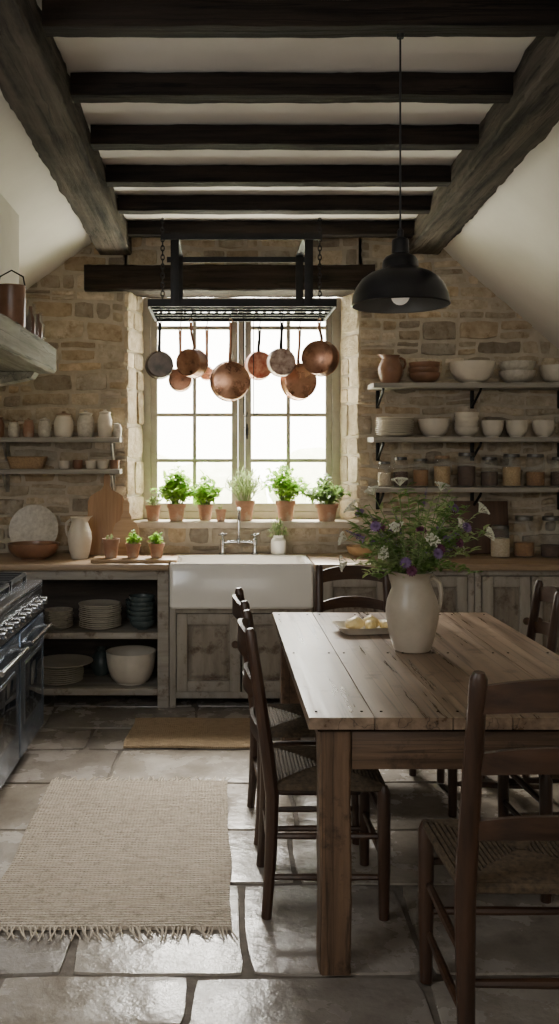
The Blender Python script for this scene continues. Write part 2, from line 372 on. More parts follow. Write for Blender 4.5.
for y in (2.53,3.11,3.70,4.28,4.87,5.43,6.02):
    xr=1.13+(y-3)*.045
    struct("trim_%d"%nb,MB().beam((-.60,y,3.089),(xr+.06,y,3.089),.095,.092,seg=50,amp=.0045,seed=y*7,ch=.005),m_beamX,"dark stained ceiling cross beam"); nb+=1
struct("trim_%d"%nb,MB().beam((-.74,-1.6,3.05),(-.71,6.22,3.05),.22,.17,seg=200,amp=.009,seed=3,ch=.008,fine=.9),m_beamY,"heavy rough grey timber ceiling beam"); nb+=1
struct("trim_%d"%nb,MB().beam((1.08,-1.6,3.05),(1.42,6.22,3.05),.22,.17,seg=200,amp=.009,seed=9,ch=.008,fine=.9),m_beamY,"heavy rough grey timber ceiling beam"); nb+=1
struct("trim_%d"%nb,MB().beam((-.92,6.33,2.80),(1.08,6.33,2.80),.30,.175,seg=60,amp=.006,seed=5,ch=.008),m_lintel,"dark timber lintel above the window"); nb+=1
struct("trim_%d"%nb,MB().b(-.66,1.0,6.19,6.56,1.075,1.118,bev=.006),m_sill,"pale stone window sill"); nb+=1
# window
wn=MB(); X0,X1,Z0,Z1=-.545,.885,1.12,2.715; xm=.17
ya,yb=6.49,6.56
wn.b(X0,X0+.06,ya,yb,Z0,Z1,.004).b(X1-.06,X1,ya,yb,Z0,Z1,.004).b(X0+.06,X1-.06,ya,yb,Z0,Z0+.05,.004).b(X0+.06,X1-.06,ya,yb,Z1-.05,Z1,.004)
wn.b(xm-.024,xm+.024,ya,yb,Z0+.05,Z1-.05,.004)
win=struct("window_1",wn,m_frame,"cream painted double casement window with small panes")
for (a,b_) in ((X0+.062,xm-.026),(xm+.026,X1-.062)):
    ca=MB(); y0,y1=6.50,6.545; z0,z1=Z0+.052,Z1-.052
    ca.b(a,a+.045,y0,y1,z0,z1,.003).b(b_-.045,b_,y0,y1,z0,z1,.003).b(a+.045,b_-.045,y0,y1,z0,z0+.06,.003).b(a+.045,b_-.045,y0,y1,z1-.045,z1,.003)
    mm=(a+b_)/2; ca.b(mm-.013,mm+.013,y0+.005,y1-.005,z0+.05,z1-.04)
    for zz in (1.54,1.87,2.19,2.50): ca.b(a+.035,b_-.035,y0+.006,y1-.006,zz-.013,zz+.013)
    part(win,"casement",ca,m_frame)
    part(win,"window_glass",MB().b(a+.035,b_-.035,6.521,6.524,z0+.05,z1-.04),m_pane)
hd=MB(); hd.box((xm+.04,6.487,1.75),(.012,.012,.11),bev=.004); hd.box((xm+.04,6.494,1.75),(.02,.006,.05)); part(win,"window_handle",hd,m_iron,label="black iron window latch")
# outdoors
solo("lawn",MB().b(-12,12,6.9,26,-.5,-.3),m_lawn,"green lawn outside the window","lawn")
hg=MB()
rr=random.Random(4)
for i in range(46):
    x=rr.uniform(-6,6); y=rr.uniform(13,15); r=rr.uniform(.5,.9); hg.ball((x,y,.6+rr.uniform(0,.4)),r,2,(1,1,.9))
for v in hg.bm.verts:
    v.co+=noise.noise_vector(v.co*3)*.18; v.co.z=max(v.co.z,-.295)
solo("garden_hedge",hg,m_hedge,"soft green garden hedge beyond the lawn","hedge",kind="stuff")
# ------------------------------------------------------------------ WORKTOP, SINK, CABINETS
wt=MB(); wt.b(-1.76,-.308,5.56,6.20,.865,.905,.006).b(.598,2.98,5.56,6.20,.865,.905,.006).b(-.308,.598,6.04,6.20,.865,.905,.004)
solo("worktop",wt,m_top,"long warm brown wooden kitchen worktop","worktop")
def rrect(hx,hy,r,z,n=5,cx=0,cy=0):
    pts=[]
    for (sx,sy,a0) in ((1,1,0),(-1,1,pi/2),(-1,-1,pi),(1,-1,1.5*pi)):
        for k in range(n): 
            a=a0+k/(n-1)*pi/2; pts.append((cx+sx*(hx-r)+r*math.cos(a),cy+sy*(hy-r)+r*math.sin(a),z))
    return pts
sk=thing("farmhouse_sink","large white fireclay apron-front sink set into worktop","sink",(.145,5.785,.632))
s_=MB(); hx,hy=.445,.25
s_.loft([rrect(hx-.01,hy-.01,.02,0),rrect(hx,hy,.025,.012),rrect(hx,hy,.025,.268),rrect(hx-.008,hy-.008,.022,.28),rrect(hx-.03,hy-.03,.03,.28),rrect(hx-.04,hy-.04,.035,.27),rrect(hx-.05,hy-.05,.05,.06),rrect(hx-.08,hy-.08,.05,.045)])
part(sk,"basin",s_,m_ceram); part(sk,"drain",MB().cyl((0,0,.047),.03,.006),m_chrome)
def knob(par,loc,m=None):
    k=MB().lathe([(0,0),(.008,0),(.008,.012),(.021,.018),(.024,.029),(.015,.039),(0,.040)],rot=RX(pi/2),n=16)
    part(par,"knob",k,m or m_woodd,loc=loc,label="small round brown wooden knob")
def door(par,x0,x1,z0,z1,y,kx):
    w_=x1-x0;h_=z1-z0; d=MB(); t=.034; fr=.066
    d.b(0,fr,0,t,0,h_,.004).b(w_-fr,w_,0,t,0,h_,.004).b(fr+.001,w_-fr-.001,.002,t,0,fr,.003).b(fr+.001,w_-fr-.001,.002,t,h_-fr,h_,.003)
    o=part(par,"door",d,m_cabZ,loc=(x0,y,z0))
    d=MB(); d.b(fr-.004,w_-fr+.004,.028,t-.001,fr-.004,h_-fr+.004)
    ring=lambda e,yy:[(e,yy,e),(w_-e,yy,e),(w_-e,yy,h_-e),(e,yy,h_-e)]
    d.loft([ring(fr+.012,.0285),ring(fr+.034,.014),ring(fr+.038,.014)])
    part(o,"panel",d,m_cabP,label="worn grey-brown door panel with recess shade in its tone")
    knob(o,(kx-x0,0,h_*.62))
def cabinet(x0,x1,ztop,label,doors,yf=5.62,yb=6.19):
    cx=(x0+x1)/2; t=thing("kitchen_cabinet",label,"cabinet",(cx,5.9,0),group="weathered base cabinets under the worktop")
    a,b_=x0-cx,x1-cx; y0,y1=yf-5.9,yb-5.9
    m=MB(); m.b(a,a+.02,y0+.02,y1,.07,ztop).b(b_-.02,b_,y0+.02,y1,.07,ztop).b(a,b_,y1-.012,y1,.07,ztop).b(a,b_,y0+.03,y1,.07,.09)
    m.b(a,a+.04,y0,y0+.03,0,ztop,.003).b(b_-.04,b_,y0,y0+.03,0,ztop,.003)
    m.b(a+.04,b_-.04,y0+.001,y0+.03,ztop-.035,ztop,.002).b(a+.04,b_-.04,y0+.001,y0+.03,.06,.10,.002)
    m.b(a,a+.04,y1-.04,y1,0,.07).b(b_-.04,b_,y1-.04,y1,0,.07)
    part(t,"body",m,m_cabZ)
    wd=(b_-a-.08)/doors
    for i in range(doors):
        dx0=a+.04+i*wd+.005; dx1=dx0+wd-.010
        kx=(dx1-.033) if i==0 else dx0+.033
        door(t,dx0,dx1,.104,ztop-.039,y0-.012,kx)
    return t
cabinet(-.303,.593,.628,"weathered grey wooden cabinet beneath the white sink",2)
cabinet(.603,1.10,.862,"weathered grey wooden cabinet with one panelled door",1)
cabinet(1.105,1.60,.862,"weathered grey wooden cabinet with one panelled door",1)
cabinet(1.605,2.30,.862,"weathered grey wooden cabinet with two panelled doors",2)
ou=thing("open_shelf_unit","weathered open wooden shelving unit holding stacked dishes","cabinet",(-1.03,5.9,0))
m=MB(); A,B=-.72,.722; y0,y1=-.28,.29
for x in (A,B-.07): m.b(x,x+.07,y0,y0+.05,0,.862,.004).b(x,x+.06,y1-.05,y1,0,.862)
m.b(A+.07,B-.07,y0+.003,y0+.04,.80,.862,.003).b(A+.07,B-.07,y0+.003,y0+.04,.078,.118,.003).b(A+.07,B-.07,y0+.003,y0+.04,.43,.468,.003)
part(ou,"frame",m,m_cabX)
part(ou,"shelf",MB().b(A+.01,B-.01,y0+.04,y1-.012,.445,.468),m_shelf); part(ou,"shelf",MB().b(A+.01,B-.01,y0+.04,y1-.012,.095,.118),m_shelf)
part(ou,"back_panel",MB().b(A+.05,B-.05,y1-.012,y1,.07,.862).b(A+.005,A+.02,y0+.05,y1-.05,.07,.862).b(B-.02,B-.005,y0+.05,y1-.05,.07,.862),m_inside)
# ------------------------------------------------------------------ dishes
def bowl(r,h,t=.006,foot=.45,n=32):
    o=[(0,.004),(r*foot*.8,.004),(r*foot*.85,0),(r*foot,0),(r*foot,.008)]
    for i in range(1,9):
        a=i/8; o.append((r*foot+(r-r*foot)*math.sin(a*pi/2)**.9, .008+(h-.008)*(1-math.cos(a*pi/2))**.85 if a<1 else h))
    o.append((r+.002,h+.002)); o.append((r-t,h))
    for i in range(7,-1,-1):
        a=i/8; o.append((max(0,(r*foot-t)+(r-r*foot)*math.sin(a*pi/2)**.9), .008+t+(h-.008)*(1-math.cos(a*pi/2))**.85))
    o.append((0,.008+t))
    return MB().lathe(o,n=n)
def plate(r): return MB().lathe([(0,.002),(r*.55,.002),(r*.58,0),(r*.62,.002),(r*.72,.006),(r,.018),(r,.022),(r*.7,.012),(r*.6,.008),(0,.008)],n=36)
def stack(name,me,n,x,y,z,dz,label,cat,grp):
    for i in range(n):
        solo(name,me,None,label,cat,(x+R.uniform(-.004,.004),y+R.uniform(-.004,.004),z+i*dz),(0,0,R.uniform(0,6)),group=grp)
pm=plate(.135).mesh("plate",m_cream); pm2=plate(.15).mesh("plate",m_cream2); pm3=plate(.09).mesh("plate",m_cream2)
zu,zl=.4685,.1185
G="dishes in the open shelf unit"
stack("plate",pm3,9,-1.02,5.78,zu,.0125,"small cream plate stacked on open shelf","plate",G)
stack("plate",pm,12,-.76,5.80,zu,.0125,"cream dinner plate in a tall stack","plate",G)
tb=bowl(.082,.06).mesh("bowl",m_teal); stack("bowl",tb,6,-.485,5.76,zu,.030,"dark teal bowl nested in a stack","bowl",G)
stack("bowl",tb,4,-.53,5.98,zu,.030,"dark teal bowl nested in a stack","bowl",G)
stack("plate",pm2,8,-1.02,5.80,zl,.0125,"speckled dinner plate stacked on lower shelf","plate",G)
solo("platter",plate(.19),m_cream,"shallow cream platter resting on plate stack","platter",(-1.0,5.83,zl+.108))
solo("mixing_bowl",bowl(.16,.20,foot=.6),m_cream,"deep cream mixing bowl on lower open shelf","bowl",(-.56,5.80,zl))
bt=MB().lathe([(0,0),(.045,0),(.07,.05),(.06,.12),(.025,.16),(.03,.18),(.022,.18),(.018,.16),(0,.15)]); solo("vase",bt,m_teal,"small dark glazed vase on lower shelf","vase",(-.78,6.0,zl+.001))
# wall shelves
def shelf(name_label,x0,x1,z,dep,brx):
    cx=(x0+x1)/2; t=thing("wall_shelf",name_label,"shelf",(cx,6.21,z),group="timber wall shelves")
    part(t,"board",MB().beam((x0-cx,-dep/2,-.017),(x1-cx,-dep/2,-.017),dep,.033,seg=20,amp=.002,ch=.003),m_shelf)
    for bx in brx:
        b=MB(); b.b(bx-cx-.012,bx-cx+.012,-.02,0,-.16,-.036,.002)
        b.tube([(bx-cx,-.012,-.15),(bx-cx,-.07,-.12),(bx-cx,-dep+.05,-.055),(bx-cx,-dep+.03,-.038)],.009,n=8); part(t,"bracket",b,m_iron if x0>0 else m_shelf)
shelf("weathered grey timber shelf holding bowls and jug",1.03,2.55,2.06,.25,(1.10,1.75,2.35))
shelf("weathered grey timber shelf holding plates and bowls",1.03,2.75,1.70,.25,(1.10,1.75,2.35))
shelf("weathered grey timber shelf holding glass jars",1.03,2.85,1.365,.25,(1.10,1.75,2.35))
shelf("narrow grey timber shelf holding ceramic jars",-1.74,-.66,1.70,.17,(-1.45,-.72))
shelf("narrow grey timber shelf holding basket and cups",-1.74,-.66,1.485,.17,(-1.45,-.72))
YS=6.085
def jugm(r,h,mat_,name,label,loc,rot,hw=1.0):
    t=thing(name,label,"jug",loc,rot)
    pr=[(0,0),(r*.66,0),(r*.70,.006),(r*.86,h*.18),(r*.98,h*.40),(r,h*.52),(r*.95,h*.64),(r*.76,h*.80),(r*.68,h*.88),(r*.70,h*.95),(r*.80,h),(r*.74,h),(r*.63,h*.93),(r*.62,h*.88),(r*.70,h*.8),(r*.89,h*.63),(r*.94,h*.5),(r*.90,h*.38),(r*.78,h*.18),(r*.5,.012),(0,.012)]
    b=MB().lathe(pr,n=36)
    for v in b.bm.verts:
        if v.co.z>h*.88 and v.co.x<0:
            k=max(0,-v.co.x/(r*.76)); v.co.x-=k**4*r*.28; v.co.z+=k**4*h*.03
    part(t,"body",b,mat_)
    a=hw
    hd=MB().tube([(r*.62,0,h*.90),(r*(.62+.26*a),0,h*.93),(r*(.75+.45*a),0,h*.86),(r*(.78+.50*a),0,h*.72),(r*(.82+.34*a),0,h*.58),(r*.95,0,h*.50)],[r*.10,r*.11,r*.10,r*.09,r*.09,r*.10],n=10,ell=1.4)
    part(t,"handle",hd,mat_); return t
jugm(.085,.19,m_brownc,"glazed_jug","brown glazed round jug on the top shelf",(1.165,YS,2.061),.2)
stack("bowl",bowl(.105,.07).mesh("bowl",m_brownc),3,1.395,YS,2.061,.035,"brown terracotta bowl nested in stack","bowl","bowls on the top shelf")
solo("serving_bowl",bowl(.15,.14,foot=.4),m_cream,"large cream footed bowl on the top shelf","bowl",(1.71,YS-.03,2.061),group="bowls on the top shelf")
stack("bowl",bowl(.118,.085).mesh("bowl",m_cream2),2,2.02,YS,2.061,.06,"cream bowl nested on the top shelf","bowl","bowls on the top shelf")
solo("serving_bowl",bowl(.12,.12),m_cream,"cream bowl at the end of shelf","bowl",(2.30,YS,2.061),group="bowls on the top shelf")
stack("plate",plate(.125).mesh("plate",m_cream),9,1.195,YS,1.701,.0135,"cream plate in a tall stack","plate","plates on the middle shelf")
solo("bowl",bowl(.105,.12,foot=.5),m_cream,"cream bowl on the middle shelf","bowl",(1.46,YS,1.701))
stack("bowl",bowl(.08,.065).mesh("bowl",m_cream),4,1.68,YS,1.701,.033,"cream bowl in a tall nested stack","bowl","bowls on the middle shelf")
bm_=bowl(.075,.11,foot=.55).mesh("bowl",m_cream)
for x in (1.855,2.02,2.20,2.40): solo("bowl",bm_,None,"deep cream bowl on the middle shelf","bowl",(x,YS,1.701),group="bowls on the middle shelf")
def jar(r,h,content,fill,lidm,loc,label,grp):
    t=thing("glass_jar",label,"jar",loc,group=grp)
    part(t,"body",MB().lathe([(0,.0),(r*.9,0),(r,.01),(r,h*.80),(r*.78,h*.90),(r*.78,h*.93)],n=24),m_glass)
    if content: part(t,"contents",MB().lathe([(0,.006),(r*.90,.008),(r*.94,.014),(r*.94,h*fill),(0,h*fill+.004)],n=20),content)
    part(t,"lid",MB().lathe([(0,h*.90),(r*.84,h*.90),(r*.86,h*.93),(r*.84,h*.99),(r*.8,h),(0,h)],n=24),lidm)
    return t
Gj="glass storage jars on the lowest shelf"
for (x,r,h,cn,fl,ld,lb) in ((1.125,.046,.17,m_flour,.55,m_lid,"small glass jar with metal lid"),(1.235,.05,.20,m_bean,.5,m_lid,"glass jar of dark beans with lid"),(1.37,.053,.19,m_amber,.6,m_lid,"glass jar of amber pulses with metal lid"),(1.515,.058,.21,m_grain,.65,m_cork,"wide glass jar of golden grain"),(1.68,.062,.23,m_bean,.6,m_lid,"tall glass jar of brown beans"),(1.835,.058,.20,m_bean,.5,m_lid,"glass jar of dark pulses with lid"),(1.985,.062,.22,m_grain,.6,m_lid,"wide glass jar of golden grain"),(2.145,.064,.22,m_amber,.45,m_lid,"wide glass jar of amber lentils"),(2.31,.06,.2,m_bean,.5,m_lid,"glass jar of beans with lid")):
    jar(r,h,cn,fl,ld,(x,YS,1.366),lb,Gj)
def crock(r,h,mt,loc,label,lid=None,grp="ceramic jars on the narrow shelf"):
    t=thing("storage_jar",label,"jar",loc,group=grp)
    part(t,"body",MB().lathe([(0,0),(r*.8,0),(r*.95,h*.08),(r,h*.3),(r,h*.6),(r*.8,h*.78),(r*.72,h*.82),(r*.78,h*.86),(r*.7,h*.86),(0,h*.84)],n=24),mt)
    part(t,"lid",MB().lathe([(0,h*.862),(r*.8,h*.862),(r*.78,h*.9),(r*.3,h*.94),(r*.18,h*.96),(r*.22,h),(0,h*1.01)],n=24),lid or mt)
YL=6.13
for (x,r,h,mt,ld,lb) in ((-1.62,.045,.14,m_cream,None,"cream ceramic jar with lid"),(-1.50,.045,.15,m_brownc,None,"brown glazed jar with lid"),(-1.39,.038,.12,m_cream2,m_cork,"small pale jar with cork lid"),(-1.29,.038,.13,m_terra,m_cork,"small terracotta jar with cork lid"),(-1.18,.044,.135,m_cream2,None,"speckled ceramic jar with lid"),(-1.05,.066,.175,m_cream,m_cork,"large cream crock with cork lid"),(-.90,.058,.18,m_cream2,None,"large speckled ceramic jar with lid"),(-.77,.05,.19,m_cream,None,"tall cream ceramic jar with lid")):
    crock(r,h,mt,(x,YL,1.701),lb,ld)
crock(.03,.10,m_cream2,(-.685,YL,1.701),"tiny pale ceramic jar with lid")
bk=thing("wicker_basket","low woven wicker basket on narrow shelf","basket",(-1.30,YL,1.486))
part(bk,"body",MB().loft([rrect(.11,.055,.03,0),rrect(.125,.065,.03,.05),rrect(.13,.068,.03,.075),rrect(.12,.06,.03,.075),rrect(.105,.05,.03,.012)]),m_wick)
part(bk,"rim",MB().tube([V(p) for p in rrect(.127,.066,.03,.078,n=6)],.007,n=6,closed=True,cap=False),m_wick)
mug=MB().lathe([(0,0),(.028,0),(.033,.01),(.035,.06),(.031,.06),(.029,.01),(0,.008)],n=20).mesh("cup",m_brownc)
mug2=MB().lathe([(0,0),(.028,0),(.036,.01),(.038,.055),(.034,.055),(.031,.01),(0,.008)],n=20).mesh("cup",m_cream)
for i,(x,me) in enumerate(((-1.045,mug2),(-.955,mug),(-.865,mug2),(-.785,mug2),(-.705,mug))):
    solo("cup",me,None,["small cream ceramic cup on shelf","small brown glazed cup on shelf"][me==mug],"cup",(x,YL,1.486),group="cups on the narrow shelf")
# ------------------------------------------------------------------ counter items
ZC=.906
solo("decorative_plate",MB().lathe([(0,0),(.09,0),(.10,.003),(.165,.018),(.168,.022),(.10,.010),(0,.008)],n=40),m_cream2,"round speckled plate leaning against stone wall","plate",(-1.25,6.12,ZC+.166),(pi/2-.22,0,0))
solo("wooden_bowl",bowl(.165,.10,foot=.5),m_brownc,"wide brown bowl on the worktop","bowl",(-1.20,5.85,ZC))
jugm(.078,.27,m_cream,"ceramic_jug","tall cream ceramic jug on worktop",(-.90,5.86,ZC),pi-.2,.9)
def board(w_,h_,label,loc,rot,mt):
    b=MB()
    pts=[(-w_/2+.02,0),(w_/2-.02,0),(w_/2,.02),(w_/2,h_-.06)]
    up=[(w_/2-.015,h_-.025),(w_/2-.05,h_),(.035,h_+.02),(.02,h_+.05),(.022,h_+.11),(.012,h_+.13)]
    seen=pts+up+[(-x,z) for x,z in reversed(up)]+[(-w_/2,h_-.06),(-w_/2,.02)]
    b.loft([[(x,y,z) for x,z in seen] for y in (-.009,.009)])
    return solo("cutting_board",b,mt,label,"cutting board",loc,rot)
board(.25,.42,"tall wooden chopping board with handle leaning on wall",(-.755,6.05,ZC+.002),(-.14,0,0),m_woodb)
board(.17,.24,"small wooden paddle board leaning on wall",(-.615,6.00,ZC+.002),(-.13,0,.0),m_woodt)
tr=MB().b(-.27,.27,-.11,.11,0,.022,.006); solo("serving_board",tr,m_woodt,"long wooden board under terracotta herb pots","board",(-.525,5.72,ZC))
def herb(label,loc,pr,ph,fr,fh,n,ls,lm,seed,potm=None,style='dome',grp="herb pots on the window sill"):
    t=thing("potted_herb",label,"potted plant",loc,group=grp); rr=random.Random(seed)
    part(t,"pot",MB().lathe([(0,0),(pr*.68,0),(pr*.90,ph*.78),(pr,ph*.78),(pr*1.02,ph),(pr*.9,ph),(pr*.84,ph*.8),(pr*.6,.01),(0,.01)],n=24),potm or m_terra)
    part(t,"soil",MB().cyl((0,0,ph*.84),pr*.83,.008),m_soil)
    st=MB(); lf=MB()
    k=max(6,n//9)
    for i in range(k):
        a=rr.uniform(0,2*pi); e=rr.uniform(0,1)**.6
        tip=V((math.cos(a)*fr*e,math.sin(a)*fr*e,ph+fh*(1-.6*e*e)*rr.uniform(.45,1.08)))
        base=V((math.cos(a)*pr*.4*e,math.sin(a)*pr*.4*e,ph*.82)); mid=base.lerp(tip,.5)+V((0,0,fh*.12))
        st.tube([base,mid,tip],[.0025,.002,.001],n=5)
        for j in range(9):
            q=base.lerp(mid,rr.uniform(.5,1)) if rr.random()<.3 else mid.lerp(tip,rr.uniform(0,1))
            d=V((rr.gauss(0,1),rr.gauss(0,1),rr.gauss(.3,.6)))
            if style=='spiky': d=V((rr.gauss(0,.5),rr.gauss(0,.5),1))
            lf.leaf(q,d,ls*rr.uniform(.6,1.2),ls*(.62 if style=='dome' else .2)*rr.uniform(.8,1.1),up=(rr.uniform(-.3,.3),rr.uniform(-.3,.3),1))
    part(t,"stems",st,m_stem); part(t,"foliage",lf,lm,kind="stuff"); return t
G3="terracotta pots on the wooden board"
herb("plain terracotta pot with sprouting shoots on board",(-.68,5.72,ZC+.023),.055,.12,.03,.02,20,.02,m_leafp,31,grp=G3,style='spiky')
herb("terracotta pot with green herb on board",(-.54,5.72,ZC+.023),.05,.09,.05,.08,110,.032,m_leaf,32,grp=G3)
herb("terracotta pot with bright green herb on board",(-.39,5.72,ZC+.023),.05,.09,.05,.07,110,.032,m_leaf,33,grp=G3)
ZS=1.119;yS=6.33
herb("small terracotta pot with sparse herb on sill",(-.455,yS-.02,ZS),.055,.11,.06,.10,80,.03,m_leafp,41)
herb("leafy basil in terracotta pot on sill",(-.29,yS-.05,ZS),.065,.12,.15,.25,480,.058,m_leaf,42)
herb("leafy green basil in terracotta pot on sill",(-.09,yS+.03,ZS),.055,.11,.12,.22,360,.055,m_leaf,43)
herb("tiny terracotta pot with small seedling",(.02,yS-.08,ZS),.038,.085,.02,.02,12,.015,m_leafp,44)
herb("airy pale herb in terracotta pot on sill",(.19,yS,ZS),.07,.14,.15,.25,330,.058,m_leafp,45,style='spiky')
herb("bushy bright green herb in terracotta pot",(.475,yS,ZS),.07,.14,.18,.27,560,.050,m_leaf,46)
herb("dense green trailing herb in terracotta pot",(.76,yS-.05,ZS),.08,.12,.17,.19,480,.045,m_leafd,47)
# faucet
fc=thing("bridge_faucet","chrome bridge kitchen faucet with gooseneck spout","faucet",(.14,6.11,ZC))
b=MB()
for sx in (-.11,.11): b.lathe([(0,0),(.025,0),(.025,.008),(.013,.014),(.012,.06),(.016,.065),(.016,.10),(.010,.105),(.009,.12),(0,.12)],c=(sx,0,0),n=18)
b.tube([(-.11,0,.08),(-.03,0,.085),(.03,0,.085),(.11,0,.08)],.010,n=10)
part(fc,"body",b,m_chrome)
part(fc,"spout",MB().lathe([(0,.075),(.016,.075),(.016,.10),(.011,.11),(0,.11)],n=16).tube([(0,0,.10),(0,0,.22),(0,-.02,.28),(0,-.06,.315),(0,-.11,.315),(0,-.145,.285),(0,-.155,.24)],.010,n=12),m_chrome)
for sx in (-.11,.11):
    hh=MB().ball((0,0,.012),.012,2)
    for a in range(4): hh.tube([(0,0,.012),(math.cos(a*pi/2+.5)*.03,math.sin(a*pi/2+.5)*.03,.014)],[.004,.006],n=8)
    part(fc,"tap_handle",hh,m_chrome,loc=(sx,0,.12))
pt=thing("vase_of_herbs","small white pot holding green sprigs beside sink","vase",(.41,6.10,ZC))
part(pt,"pot",MB().lathe([(0,0),(.045,0),(.052,.01),(.052,.095),(.036,.115),(.036,.13),(.03,.13),(.03,.11),(.044,.09),(.044,.012),(0,.01)],n=24),m_ceram)
st=MB();lf=MB();rr=random.Random(5)
for i in range(12):
    tip=V((rr.uniform(-.06,.06),rr.uniform(-.05,.03),rr.uniform(.17,.25))); st.tube([(rr.uniform(-.02,.02),rr.uniform(-.02,.02),.06),tip*.8+V((0,0,.02)),tip],.0016,n=5)
    for j in range(12): lf.leaf(tip-V((0,0,rr.uniform(0,.06))),(rr.gauss(0,1),rr.gauss(0,1),rr.gauss(.2,.6)),.028,.013)
part(pt,"stems",st,m_stem); part(pt,"foliage",lf,m_leafp,kind="stuff")
solo("wooden_bowl",bowl(.10,.07,foot=.5),m_woodt,"small turned wooden bowl on worktop","bowl",(.95,5.95,ZC))
b=MB().b(-.20,.20,-.012,.012,0,.36,.006); solo("cutting_board",b,m_woodd,"dark wide chopping board leaning on wall","cutting board",(1.78,6.11,ZC+.003),(-.14,0,0))
Gk="glass jars on the worktop"
jar(.065,.21,m_flour,.6,m_lid,(1.86,5.93,ZC),"squat glass jar of pale pasta",Gk)
jar(.068,.27,m_amber,.35,m_lid,(2.03,5.97,ZC),"tall glass jar part filled with lentils",Gk)
jar(.072,.27,m_bean,.3,m_lid,(2.20,5.93,ZC),"tall glass jar part filled with beans",Gk)
jar(.05,.16,m_bean,.6,m_cork,(1.52,5.97,ZC),"short glass jar of dark beans",Gk)
# ------------------------------------------------------------------ TABLE
tX0,tX1,tY0,tY1,tH=.272,1.345,2.70,4.52,.79
tb=thing("dining_table","rustic plank-topped wooden farmhouse dining table","table",((tX0+tX1)/2,(tY0+tY1)/2,0))
hx=(tX1-tX0)/2; hy=(tY1-tY0)/2
t=MB(); ws=[.20,.235,.18,.24,.218]; x=-hx
for i,wd in enumerate(ws):
    y0=-hy+R.uniform(0,.008); y1=hy-R.uniform(0,.008)
    t.b(x+.0016,x+wd-.0016,y0,y1,tH-.036,tH); x+=wd
part(tb,"top",t,m_tabY)
part(tb,"gap_shade_sheet",MB().b(-hx+.03,hx-.03,-hy+.02,hy-.02,tH-.046,tH-.0365),m_gapnail,label="dark sheet added as shade under plank gaps")  # added dark sheet standing in for shade seen through the plank gaps
n=MB()
x=-hx
for wd in ws:
    for yy in (-hy+.07,-.02,hy-.07):
        for q in (.03,wd-.03): n.cyl((x+q,yy,tH+.0005),.0045,.003,n=8)
    x+=wd
part(tb,"nail",n,m_gapnail,kind="stuff",label="dark nail heads in the planks")
for sx in (-1,1):
    for sy in (-1,1):
        l=MB().beam((0,0,0),(0,0,tH-.047),.095,.095,seg=24,amp=.003,seed=sx+sy*3,ch=.006,fine=.7); part(tb,"leg",l,m_tabZ,loc=(sx*(hx-.085),sy*(hy-.078),0))
for sx in (-1,1): part(tb,"apron",MB().box((sx*(hx-.075),0,tH-.047-.06),(.022,2*hy-.26,.12),bev=.002),m_tabX)
for sy in (-1,1): part(tb,"apron",MB().box((0,sy*(hy-.05),tH-.047-.06),(2*hx-.27,.022,.12),bev=.002),m_tabX)
# ------------------------------------------------------------------ CHAIRS
def build_chair(loc,rot,label):
    c=thing("dining_chair",label,"chair",loc,rot,group="rush-seated ladder-back chairs around the table")
    def yb(z): 
        return -.19-(0 if z<.42 else .075*((z-.42)/.56)**1.1)+(.0 if z>.42 else -.02*(1-z/.42)**2)
    for sx in (-1,1):
        pts=[(sx*(.195-.012*max(0,(z-.45))/.5),yb(z),z) for z in (0,.1,.2,.3,.42,.5,.6,.7,.8,.9,.97,.985)]
        part(c,"back_post",MB().tube(pts,[.018,.019,.021,.022,.024,.024,.023,.022,.021,.020,.019,.012],n=10,ell=1.1,ref=(0,1,0)),m_chZ)
        part(c,"leg",MB().tube([(sx*.205,.19,0),(sx*.205,.19,.2),(sx*.205,.19,.43),(sx*.205,.19,.455)],[.018,.022,.023,.012],n=12,ref=(0,1,0)),m_chZ)
        for z in (.14,.28): part(c,"stretcher",MB().tube([(sx*.2,.19,z),(sx*.2,0,z),(sx*.198,yb(z),z)],[.010,.013,.010],n=8),m_chX)
    for z in (.20,.34): part(c,"stretcher",MB().tube([(-.205,.19,z),(0,.19,z),(.205,.19,z)],[.010,.013,.010],n=8),m_chX)
    part(c,"stretcher",MB().tube([(-.195,yb(.22),.22),(0,yb(.22),.22),(.195,yb(.22),.22)],[.010,.013,.010],n=8),m_chX)
    for z,hs in ((.60,.055),(.765,.06),(.922,.075)):
        rings=[]
        for i in range(17):
            u=-1+i/8; x=u*.187; y=yb(z)-.040*(1-u*u); hh=hs/2; cr=.030*(1-u*u); 
            rings.append([(x,y-.007,z-hh+cr*.6),(x,y+.007,z-hh+cr*.6),(x,y+.007,z+hh+cr-.012),(x,y-.007,z+hh+cr-.012)])
        part(c,"slat",MB().loft(rings),m_chX)
    s=MB(); N=15
    for i in range(N):
        k=1-i/N; fx=.205*k+.004; fyf=.19*k; fyb=-.19*k; zz=.452+.006*math.sin(i/N*pi)-(.0 if i else .006)
        pts=[(-fx,fyf,zz),(0,fyf,zz-.001),(fx,fyf,zz),(fx*.97,0,zz-.001),(fx*.95,fyb,zz),(0,fyb,zz-.001),(-fx*.95,fyb,zz),(-fx*.97,0,zz-.001)]
        s.tube(pts,.0085 if i else .013,n=6,closed=True,cap=False,ref=(0,0,1))
    s.box((0,0,.443),(.37,.35,.008))
    part(c,"seat",s,m_rush,label="woven rush seat"); return c
ch=build_chair((.375,3.27,0),-pi/2,"dark wooden ladder-back chair tucked under table side")
dup(ch,(.365,3.86,0),-pi/2+.04,"dark wooden ladder-back chair beside the table")
dup(ch,(.84,2.50,0),-.01,"dark wooden rush-seat chair at the table end",scale=1.06)
dup(ch,(.745,4.62,0),pi+.06,"dark wooden chair at far table end near sink")
